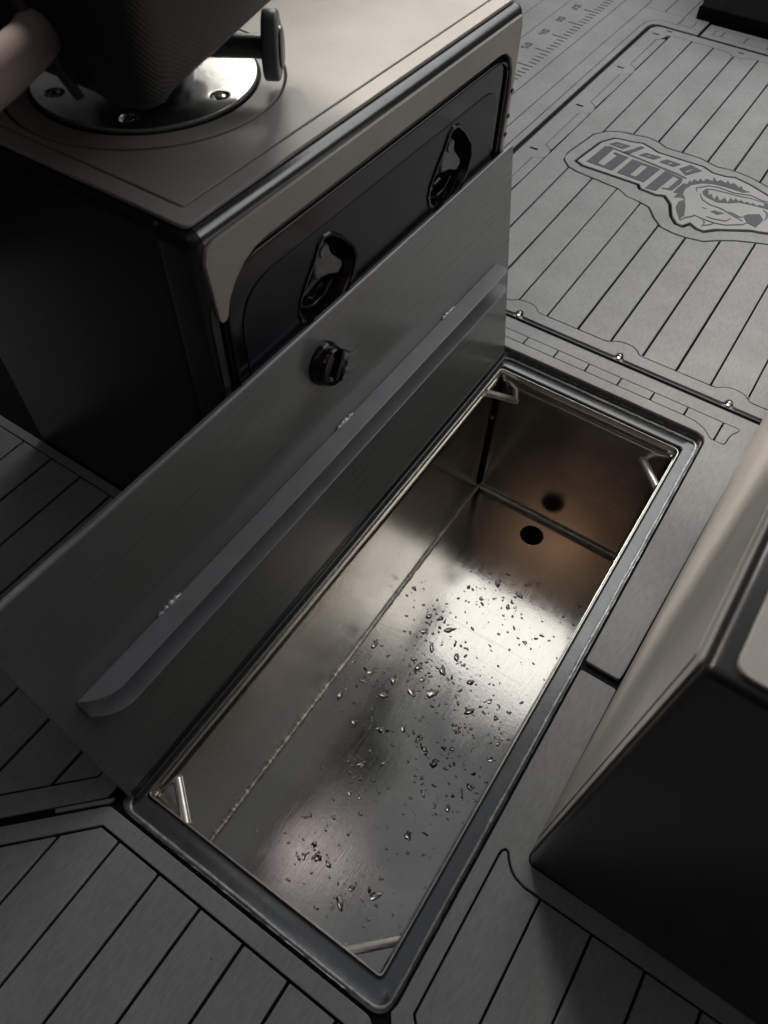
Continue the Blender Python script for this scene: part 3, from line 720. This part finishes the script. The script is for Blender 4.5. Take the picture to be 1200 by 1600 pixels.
DROPS = [(0.026, 0.415, 2.6), (0.014, 0.371, 1.5), (0.049, 0.372, 2.6), (0.047, 0.352, 2.2), (0.088, 0.38, 2.2), (0.095, 0.432, 2.6), (0.109, 0.424, 3.7), (0.147, 0.441, 3.0), (0.127, 0.409, 2.2), (0.155, 0.475, 2.2), (0.17, 0.469, 1.5), (0.196, 0.45, 2.6), (0.239, 0.439, 1.9), (0.261, 0.42, 2.0), (0.22, 0.405, 3.0), (0.226, 0.38, 1.7), (0.117, 0.301, 4.6), (0.075, 0.284, 2.6), (0.145, 0.321, 2.6), (0.175, 0.321, 2.4), (0.189, 0.313, 2.2), (0.216, 0.301, 3.3), (0.151, 0.259, 2.2), (0.228, 0.337, 2.2), (0.253, 0.33, 1.3), (0.284, 0.385, 1.7), (0.287, 0.356, 1.9), (0.153, 0.397, 3.3), (0.124, 0.38, 3.0), (0.088, 0.349, 3.0), (0.11, 0.467, 2.6), (0.117, 0.513, 3.0), (0.083, 0.487, 3.0), (0.093, 0.524, 2.2), (0.074, 0.516, 2.6), (0.097, 0.491, 1.5), (0.111, 0.607, 1.5), (0.133, 0.599, 1.5), (0.152, 0.612, 1.5), (0.181, 0.611, 1.7), (0.187, 0.645, 2.6), (0.143, 0.642, 2.6), (0.238, 0.567, 1.7), (0.022, 0.549, 2.0), (0.029, 0.31, 3.0), (0.268, 0.255, 2.2), (0.225, 0.252, 1.9), (0.239, 0.188, 2.6), (0.132, 0.191, 1.7), (0.121, 0.236, 2.6), (0.28, 0.301, 2.2),
         (0.131, 0.101, 2.8), (0.146, 0.091, 3.4), (0.128, 0.081, 1.8), (0.164, 0.092, 2.2), (0.21, 0.085, 2.0), (0.207, 0.059, 3.4), (0.243, 0.095, 2.6), (0.149, 0.194, 1.7)]
for i, (x, y, s) in enumerate(DROPS):
    o = bpy.data.objects.new('water_drop', protos[i % 10]); COL.objects.link(o)
    o.location = (x, y, ZF + 0.0001)
    s *= 0.0019
    o.scale = (s * rnd.uniform(0.75, 1.05), s * rnd.uniform(0.95, 1.9), s * rnd.uniform(0.7, 1.0)); o.rotation_euler.z = rnd.uniform(-1.3, 1.3)
    lab = {16: 'largest water drop, a flat oval in the middle of the box floor', 52: 'long dark water drop inside the pink glow on the box floor',
           40: 'water drop at the top of the dried run near the right box wall', 1: 'small water drop beside the left weld seam of the box'}.get(i, 'clear drop of water lying on the aluminium floor of the box')
    tag(o, lab, 'water drop', 'larger water drops in the storage box')
bm = bmesh.new()
for i in range(1100):
    cx, cy, sd = rnd.choice(DROPS)[:2] + (0.022,)
    if i % 4 == 0: x, y = rnd.uniform(0.02, 0.30), rnd.uniform(0.05, 0.70)
    else: x, y = rnd.gauss(cx, sd * 0.8), rnd.gauss(cy, sd)
    if not (0.012 < x < 0.298 and 0.02 < y < 0.72): continue
    s = rnd.choice((0.0004, 0.0006, 0.0008, 0.0012, 0.0016, 0.0022))
    sy = s * rnd.uniform(0.9, 2.3); n = 9; a0 = rnd.uniform(0, 3); rings = []
    ca, sa = math.cos(a0), math.sin(a0)
    for sc, zz in ((1, 0), (0.85, 0.6), (0.4, 0.95)):
        rg = []
        for k in range(n):
            a = 2 * math.pi * k / n; w = 1 + 0.35 * mnoise.noise(Vector((math.cos(a), math.sin(a), i * 1.7)))
            px, py = s * sc * w * math.cos(a), sy * sc * w * math.sin(a)
            rg.append(bm.verts.new((x + px * ca - py * sa, y + px * sa + py * ca, ZF + 0.0001 + s * 0.30 * zz)))
        rings.append(rg)
    for A, B in zip(rings, rings[1:]):
        for k in range(n): bm.faces.new((A[k], A[(k + 1) % n], B[(k + 1) % n], B[k]))
    bm.faces.new(rings[-1]); bm.faces.new(list(reversed(rings[0])))
sp = bm_obj('water_specks', bm, M['water'], smooth=0)
tag(sp, 'fine specks of water scattered over the floor of the box', 'water', kind='stuff')

# ------------------------------------------------------------------ open lid leaning on the console
hx, hz = -0.0065, -0.008
ux, uz = -0.0475, 0.338
ul = math.hypot(ux, uz); ux /= ul; uz /= ul
# local axes: X' = world y, Y' = up the lid, Z' = out of the underside
ML = Matrix(((0, ux, uz, hx), (1, 0, 0, 0), (0, uz, -ux, hz), (0, 0, 0, 1)))
lid = empty('open_hatch', (hx, 0.41, hz))
tag(lid, 'open grey hatch lid leaning back against the console, channel across its underside', 'hatch lid')
lo = fillet([(-0.0165, 0.0), (0.8395, 0.0), (0.8395, 0.341), (-0.0165, 0.341)], [0.004, 0.004, 0.007, 0.010])
plate('lid_panel', lo, 0.0, 0.0055, 0.0012, M['paint'], lid, ML, seg=3)
lo2 = fillet([(-0.0145, 0.002), (0.8375, 0.002), (0.8375, 0.339), (-0.0145, 0.339)], 0.008)
plate('lid_backing', lo2, -0.0058, 0.0045, 0.0012, M['eva'], lid, ML)
bm = bmesh.new(); tube_bm([(-0.0155, 0.3405, -0.0028), (0.8385, 0.3405, -0.0028)], 0.0030, 8, bm)
bm_obj('rolled_edge', bm, M['channel'], lid, ML, 60)
bm = bmesh.new()
tube_bm([(-0.012, -0.003, 0.0005), (0.835, -0.003, 0.0005)], 0.0028, 8, bm)
bm_obj('hinge', bm, M['satin_black'], lid, ML, 60)
plate('hinge_strip', fillet([(-0.012, 0.0008), (0.835, 0.0008), (0.835, 0.0105), (-0.012, 0.0105)], 0.001), 0.0012, 0.0014, 0.0004, M['console_paint'], lid, ML)
# stiffening channel: web on the lid, two flanges standing out with rounded ends
MF = ML @ Matrix(((1, 0, 0, 0), (0, 0, -1, 0), (0, 1, 0, 0), (0, 0, 0, 1)))   # X' along, Y' outwards, Z' down the lid
y0c, y1c, dep = 0.008, 0.797, 0.025
fl_poly = [(y0c, 0.0012), (y0c + 0.006, 0.0090), (y0c + 0.014, 0.0170), (y0c + 0.024, 0.0228), (y0c + 0.034, dep), (y1c - 0.014, dep), (y1c - 0.006, dep - 0.002), (y1c - 0.001, dep - 0.008), (y1c, dep - 0.014), (y1c, 0.0012)]
chan = plate('stiffening_channel', fillet([(y0c, 0.1615), (y1c, 0.1615), (y1c, 0.1935), (y0c, 0.1935)], 0.001), 0.0022, 0.002, 0.0004, M['channel'], lid, ML)
for up in (0.1935, 0.1630):
    o = plate('flange', fl_poly, -up + 0.0016, 0.0017, 0.0005, M['channel'], chan, MF)
for s in (0.128, 0.425, 0.664):
    pts = [Vector((s + 0.002 * k, 0.1945 + 0.0008 * math.sin(k * 1.7), 0.0012)) for k in range(-8, 9)]
    bm_obj('stitch_weld', tube_bm(pts, [0.0022 * (1 - (abs(k) / 9) ** 3) + 0.0005 for k in range(-8, 9)], 8, lump=0.4, freq=400), M['weld_paint'], lid, ML, 60)
# turn latch
LY, LU = 0.409, 0.292
latch = bm_obj('latch_body', loft_bm([[(LY + r_ * math.cos(2 * math.pi * k / 40), LU + r_ * math.sin(2 * math.pi * k / 40), z_) for k in range(40)]
     for r_, z_ in ((0.0245, 0.0002), (0.0245, 0.004), (0.0235, 0.0060), (0.0225, 0.0070), (0.0215, 0.0150), (0.0200, 0.0175), (0.0165, 0.0185))], cap1=True), M['gloss_black'], lid, ML, 35)
def in_lid(name, bm, m, parent, sm=35):
    return bm_obj(name, bm, m, parent, ML, sm)
def rot_box(cx, cy, hx_, hy_, z0, z1, ang, bev=0.001):
    b = box_bm(-hx_, hx_, -hy_, hy_, z0, z1, bev, 2)
    bmesh.ops.transform(b, matrix=Matrix.Translation((cx, cy, 0)) @ Matrix.Rotation(ang, 4, 'Z'), verts=b.verts)
    return b
in_lid('latch_bar', rot_box(LY + 0.003, LU + 0.003, 0.0065, 0.017, 0.018, 0.0245, R(-38)), M['gloss_black'], latch)
in_lid('latch_catch', rot_box(LY + 0.0085, LU + 0.0115, 0.0055, 0.0042, 0.019, 0.027, R(-38)), M['grey_plastic'], latch)
in_lid('latch_cam', rot_box(LY + 0.0065, LU - 0.0055, 0.0060, 0.0036, 0.019, 0.0275, R(-30)), M['grey_plastic'], latch)
b = bmesh.new(); bmesh.ops.create_cone(b, cap_ends=True, segments=14, radius1=0.0022, radius2=0.0018, depth=0.002, matrix=Matrix.Translation((LY - 0.0125, LU - 0.006, 0.0192)))
in_lid('screw', b, M['bolt'], latch)

# ------------------------------------------------------------------ console box with the drawer front
con = empty('console_box', (-0.27, 0.555, 0))
tag(con, 'dark console box with grey padded top and black drawer front behind the lid', 'console box')
CX0, CX1, CY0, CY1, CZ = -0.478, -0.0635, 0.277, 0.832, 0.4955
def yz(px): return Matrix(((0, 0, 1, px), (1, 0, 0, 0), (0, 1, 0, 0), (0, 0, 0, 1)))   # (y, z) drawings facing +x
bm_obj('cabinet', box_bm(CX0, CX1 - 0.036, CY0, CY1, 0.0, CZ, 0.010, 4), M['console_paint'], con, smooth=40)
open_ = fillet([(0.2925, 0.10), (0.8125, 0.10), (0.8125, 0.4565), (0.2925, 0.4565)], [0.04, 0.04, 0.036, 0.050], 8)
plate('front_frame', [fillet([(CY0, 0.0), (CY1, 0.0), (CY1, CZ), (CY0, CZ)], [0, 0, 0.014, 0.014]), open_], 0.0, 0.046, 0.0115, M['console_paint'], con, yz(CX1), seg=5)
bm_obj('edge_roll', tube_bm([(CX1 - 0.0113, CY0 + 0.012, CZ - 0.0113), (CX1 - 0.0113, CY1 - 0.012, CZ - 0.0113)], 0.0118, 28), M['roll_highlight'], con, smooth=40)  # lighter tube carries the painted highlight along the top front edge
# padded facing over the drawers: a strip with a tapering leg at each end
fpad = [(0.2840, 0.472), (0.2885, 0.4835), (0.300, 0.4855), (0.8175, 0.4870), (0.8215, 0.474), (0.8235, 0.14), (0.8150, 0.14), (0.8145, 0.415)]
fpad += [(0.811, 0.432), (0.803, 0.447), (0.790, 0.456), (0.775, 0.4590), (0.360, 0.4580), (0.342, 0.4560), (0.327, 0.4500), (0.313, 0.4390), (0.3035, 0.4265), (0.3000, 0.4170), (0.2985, 0.4125), (0.2955, 0.4095), (0.2915, 0.4095), (0.2880, 0.4135)]
plate('face_pad', fpad, 0.0035, 0.0042, 0.0009, M['eva_console'], con, yz(CX1))
# drawer panel
h1 = [(0.450, 0.407), (0.4385, 0.409), (0.431, 0.404), (0.423, 0.392), (0.409, 0.376), (0.399, 0.362), (0.396, 0.350), (0.400, 0.338), (0.418, 0.325), (0.445, 0.318), (0.470, 0.325), (0.486, 0.340), (0.4915, 0.357), (0.487, 0.372), (0.467, 0.394)]
h2 = [(x + 0.2435, z + 0.0045) for x, z in h1]
h1 = fillet(h1, 0.004, 2); h2 = fillet(h2, 0.004, 2)
pan = fillet([(0.2960, 0.105), (0.8090, 0.105), (0.8090, 0.4530), (0.2960, 0.4530)], [0.04, 0.04, 0.034, 0.048], 8)
drawer = plate('drawer_front', [pan, h1, h2], 0.0, 0.008, 0.0028, M['gloss_black'], con, yz(CX1 - 0.001), seg=4)
bm = bmesh.new()
rp_ = fillet([(0.3160, 0.125), (0.7900, 0.125), (0.7900, 0.4210), (0.3160, 0.4210)], [0.04, 0.04, 0.034, 0.048], 8)
field = plate('raised_field', [rp_, h1, h2], 0.0012, 0.0014, 0.0006, M['field_black'], con, yz(CX1 - 0.001), seg=3)
bead = dense([(CX1 + 0.0004, y_, z_) for y_, z_ in offset(pan, 0.0042)], 0.01)
bm_obj('rim_bead', tube_bm(bead, 0.0021, 8, closed=True), M['gloss_black'], con, smooth=60)
for hh, dy in ((h1, 0.0), (h2, 0.2435)):
    cx = sum(p[0] for p in hh) / len(hh); cz = sum(p[1] for p in hh) / len(hh)
    X = CX1
    def lp(s, d): return [(X + d, cx + (p[0] - cx) * s, cz + (p[1] - cz) * s) for p in hh]
    bowl = bm_obj('handle_recess', loft_bm([lp(1.10, 0.0003), lp(1.07, 0.0022), lp(1.0, 0.0018), lp(0.97, -0.002), lp(0.93, -0.018), lp(0.80, -0.028), lp(0.55, -0.031)], cap1=True), M['gloss_black'], con, smooth=50)
    arc = [(0.403, 0.352), (0.413, 0.340), (0.430, 0.332), (0.449, 0.334), (0.462, 0.345)]
    bm = tube_bm([(X - 0.010, p[0] + dy, p[1]) for p in arc], 0.0022, 8)
    bm_obj('finger_ledge', bm, M['gloss_black'], bowl, smooth=60)
    kn = [(0.4395, 0.4015), (0.4460, 0.4000), (0.4525, 0.3940), (0.4575, 0.3800), (0.4745, 0.3620), (0.4755, 0.3565), (0.4670, 0.3505), (0.4480, 0.3600), (0.4385, 0.3620), (0.4300, 0.3640), (0.4280, 0.3740), (0.4300, 0.3880)]
    kp = plate('turn_latch', fillet([(p[0] + dy, p[1]) for p in kn], 0.003, 3), 0.0, 0.014, 0.0026, M['grey_plastic'], bowl, yz(X - 0.004), seg=3)
    b = bmesh.new(); bmesh.ops.create_cone(b, cap_ends=True, segments=18, radius1=0.0072, radius2=0.0066, depth=0.003,
        matrix=Matrix.Translation((X - 0.0030, 0.4430 + dy, 0.3915)) @ Matrix.Rotation(R(90), 4, 'Y'))
    bm_obj('latch_cap', b, M['grey_plastic'], bowl, smooth=35)
# side hardware at the far end of the drawer front
for z_ in (0.405, 0.375, 0.352):
    b = bmesh.new(); bmesh.ops.create_cone(b, cap_ends=True, segments=12, radius1=0.0032, radius2=0.0026, depth=0.003, matrix=Matrix.Translation((CX1 + 0.0040, 0.8190, z_)) @ Matrix.Rotation(R(90), 4, 'Y'))
    bm_obj('hinge_screw', b, M['console_paint'], con, smooth=35)
# padded top: border, field and ring round the seat plate
PC = (-0.2675, 0.4415)
out_ = fillet([(CX0 + 0.008, 0.2835), (-0.0735, 0.2835), (-0.0735, CY1 - 0.008), (CX0 + 0.008, CY1 - 0.008)], [0.008, 0.008, 0.010, 0.010])
inn_ = fillet([(CX0 + 0.028, 0.3025), (-0.0935, 0.3025), (-0.0935, CY1 - 0.028), (CX0 + 0.028, CY1 - 0.028)], [0.004] * 4)
plate('top_underlay', out_, CZ + 0.0012, 0.001, 0, M['black_foam'], con)
plate('top_pad_border', [offset(out_, 0.0006), offset(inn_, -0.0011)], CZ + 0.0045, 0.004, 0.0009, M['eva_console'], con)
plate('top_pad', [offset(inn_, 0.0011), circle(*PC, 0.1322, 96)], CZ + 0.0045, 0.004, 0.0009, M['eva_console'], con)
plate('top_pad_ring', [circle(*PC, 0.1295, 96), circle(*PC, 0.1075, 96)], CZ + 0.0045, 0.004, 0.0009, M['eva_console'], con)

# ------------------------------------------------------------------ seat on its pedestal
seat = empty('boat_seat', (PC[0], PC[1], CZ + 0.001))
tag(seat, 'black boat seat overhanging its round bolted aluminium base on the console', 'boat seat')
holes = [circle(PC[0] + 0.0855 * math.cos(R(a)), PC[1] + 0.0855 * math.sin(R(a)), 0.0088, 24) for a in range(5, 365, 60)]
plate('base_plate', [circle(*PC, 0.1045, 120)] + holes, CZ + 0.0085, 0.007, 0.0010, M['steel'], seat)
for a in range(5, 365, 60):
    x, y = PC[0] + 0.0855 * math.cos(R(a)), PC[1] + 0.0855 * math.sin(R(a))
    prof_ = [(0.0088, 0.0083), (0.0082, 0.0075), (0.0068, 0.0040), (0.0064, 0.0035)]
    b = loft_bm([[(x + r_ * math.cos(t_), y + r_ * math.sin(t_), CZ + z_) for t_ in [2 * math.pi * k / 24 for k in range(24)]] for r_, z_ in prof_], cap1=True)
    bo_ = bm_obj('countersink', b, M['steel'], seat, smooth=40)
    b = loft_bm([[(x + r_ * math.cos(t_), y + r_ * math.sin(t_), CZ + z_) for t_ in [2 * math.pi * k / 24 for k in range(24)]] for r_, z_ in ((0.0056, 0.0036), (0.0056, 0.0068), (0.0048, 0.0082), (0.0026, 0.0088), (0.0024, 0.0060))], cap1=True)
    bm_obj('bolt', b, M['bolt'], seat, smooth=40)
b = loft_bm([[(PC[0] + r_ * math.cos(t_), PC[1] + r_ * math.sin(t_), CZ + z_) for t_ in [2 * math.pi * k / 48 for k in range(48)]] for r_, z_ in ((0.046, 0.0085), (0.046, 0.016), (0.037, 0.022), (0.034, 0.10), (0.034, 0.122))], cap1=True)
bm_obj('column', b, M['satin_black'], seat, smooth=40)
# swivel clamp and its knob
bm_obj('clamp', box_bm(PC[0] - 0.042, PC[0] + 0.042, PC[1] - 0.042, PC[1] + 0.042, CZ + 0.028, CZ + 0.062, 0.008, 3), M['satin_black'], seat, smooth=40)
kz = 0.5360
kd = Vector((0.83, 0.557, 0.0)).normalized()
kc = Vector((-0.1590, 0.4930, kz))
MK = Matrix(((-kd.y, 0, kd.x, kc.x), (kd.x, 0, kd.y, kc.y), (0, 1, 0, kc.z), (0, 0, 0, 1)))    # X' across, Y' up, Z' out along the stem
b = tube_bm([kc - kd * 0.105, kc - kd * 0.004], 0.0098, 18)
bm_obj('knob_stem', b, M['knob'], seat, smooth=40)
lob = []
for k in range(60):
    a = 2 * math.pi * k / 60
    r_ = 0.0290 * (1 - 0.13 * (0.5 + 0.5 * math.cos(a * 3)))
    lob.append((r_ * math.cos(a + 0.5), r_ * math.sin(a + 0.5)))
plate('clamp_knob', lob, 0.012, 0.0145, 0.0030, M['knob'], seat, MK, seg=3)
b = loft_bm([[(r_ * math.cos(t_), r_ * math.sin(t_), d_) for t_ in [2 * math.pi * k / 32 for k in range(32)]] for r_, d_ in ((0.0170, 0.011), (0.0165, 0.0138), (0.0140, 0.0148))], cap1=True)
bm_obj('knob_cap', b, M['satin_black'], seat, MK, smooth=40)
# seat shell: its near corner hangs over the base plate
zb = 0.585
def seat_loop(z, g):
    base = [(-0.450, 0.262), (-0.179, 0.2730), (-0.127, 0.2735), (-0.096, 0.2695), (-0.0790, 0.2780), (-0.0770, 0.2920), (-0.0840, 0.3080), (-0.1250, 0.475), (-0.134, 0.505), (-0.155, 0.525), (-0.43, 0.53)]
    cx, cy = PC
    pts = []
    for x, y in base:
        v = Vector((x - cx, y - cy)); v *= (v.length + g) / v.length
        pts.append((cx + v.x, cy + v.y, z))
    return pts
def dl(l):   # more points
    return [tuple(p) for p in dense(l, 0.02)]
L0 = seat_loop(zb, 0); cnt = None
b = bmesh.new()
lv = [(zb + 0.004, -0.020), (zb, -0.006), (zb + 0.006, 0.0), (zb + 0.030, 0.010), (zb + 0.070, 0.016), (zb + 0.092, 0.010), (zb + 0.100, -0.010)]
loft_bm([seat_loop(z, g) for z, g in lv], True, True, b)
bm_obj('cushion', b, M['seat'], seat, smooth=60)
bm_obj('seat_shade_panel', box_bm(-0.46, 0.0, 0.535, 0.585, 0.66, 1.18, 0.02, 4), M['seat'], seat, smooth=40)  # out-of-view panel added to shade the deck at the near left
# pale side bolster and webbing on the near side of the seat
bol = [(-0.080, 0.100, 0.618), (-0.111, 0.173, 0.622), (-0.124, 0.211, 0.622), (-0.138, 0.245, 0.622), (-0.156, 0.275, 0.622), (-0.180, 0.310, 0.624)]
bm_obj('arm_rest', tube_bm(lerp_path(bol, 0.01), 0.0155, 18, flat=0.9), M['bolster'], seat, smooth=60)
b = tube_bm(lerp_path([(-0.1330, 0.268, 0.584), (-0.1385, 0.2630, 0.600), (-0.146, 0.2600, 0.620), (-0.157, 0.2580, 0.645)], 0.005), 0.0032, 10, flat=1.6)
bm_obj('strap', b, M['olive'], seat, smooth=60)

# ------------------------------------------------------------------ side box at the right
sb = empty('side_box', (0.3797, 0.166, 0))
tag(sb, 'dark storage box beside the open hatch with padded side and top', 'storage box')
sb.rotation_euler.z = R(-1.2)
SB = wm(sb)
SH = 0.4890
bm_obj('cabinet', box_bm(0.0, 0.62, 0.0, 0.90, 0.0, SH, 0.0060, 4), M['console_paint'], sb, SB, smooth=40)
# padded side: drawn in (y, z), facing -x
MS = Matrix(((0, 0, -1, 0.0), (-1, 0, 0, 0), (0, 1, 0, 0), (0, 0, 0, 1)))   # X' = -y, Y' = z, Z' = -x
so = fillet([(-0.892, 0.004), (-0.0085, 0.004), (-0.0085, SH - 0.011), (-0.892, SH - 0.011)], [0.004, 0.003, 0.007, 0.004])
si = fillet([(-0.875, 0.018), (-0.0215, 0.018), (-0.0215, SH - 0.026), (-0.875, SH - 0.026)], [0.004, 0.003, 0.007, 0.004])
plate('side_pad', [so], 0.0022, 0.0022, 0.0006, M['eva_console'], sb, SB @ MS)
plate('side_pad_field', offset(si, 0.0008), 0.0032, 0.0012, 0.0005, M['eva_console'], sb, SB @ MS)
to = fillet([(0.012, 0.006), (0.61, 0.006), (0.61, 0.89), (0.012, 0.89)], 0.010)
ti = fillet([(0.026, 0.019), (0.60, 0.019), (0.60, 0.88), (0.026, 0.88)], 0.006)
plate('top_pad', to, SH + 0.0040, 0.0045, 0.0010, M['eva_console'], sb, SB)
plate('top_pad_field', offset(ti, 0.0008), SH + 0.0052, 0.0014, 0.0006, M['eva_console'], sb, SB)

# ------------------------------------------------------------------ black box far up the deck
fb = empty('black_box', (0.15, 2.5, 0))
tag(fb, 'matt black box standing on the deck beyond the closed hatch', 'box')
bm_obj('box_body', box_bm(-0.205, 0.55, 2.312, 2.75, 0.004, 0.34, 0.006, 3), M['console_paint'], fb, smooth=40)
bm_obj('box_plinth', box_bm(-0.2085, 0.5535, 2.3085, 2.7535, 0.0, 0.030, 0.003, 2), M['black'], fb, smooth=40)
bm_obj('box_lid', box_bm(-0.2105, 0.5555, 2.3065, 2.7555, 0.300, 0.352, 0.006, 3), M['satin_black'], fb, smooth=40)
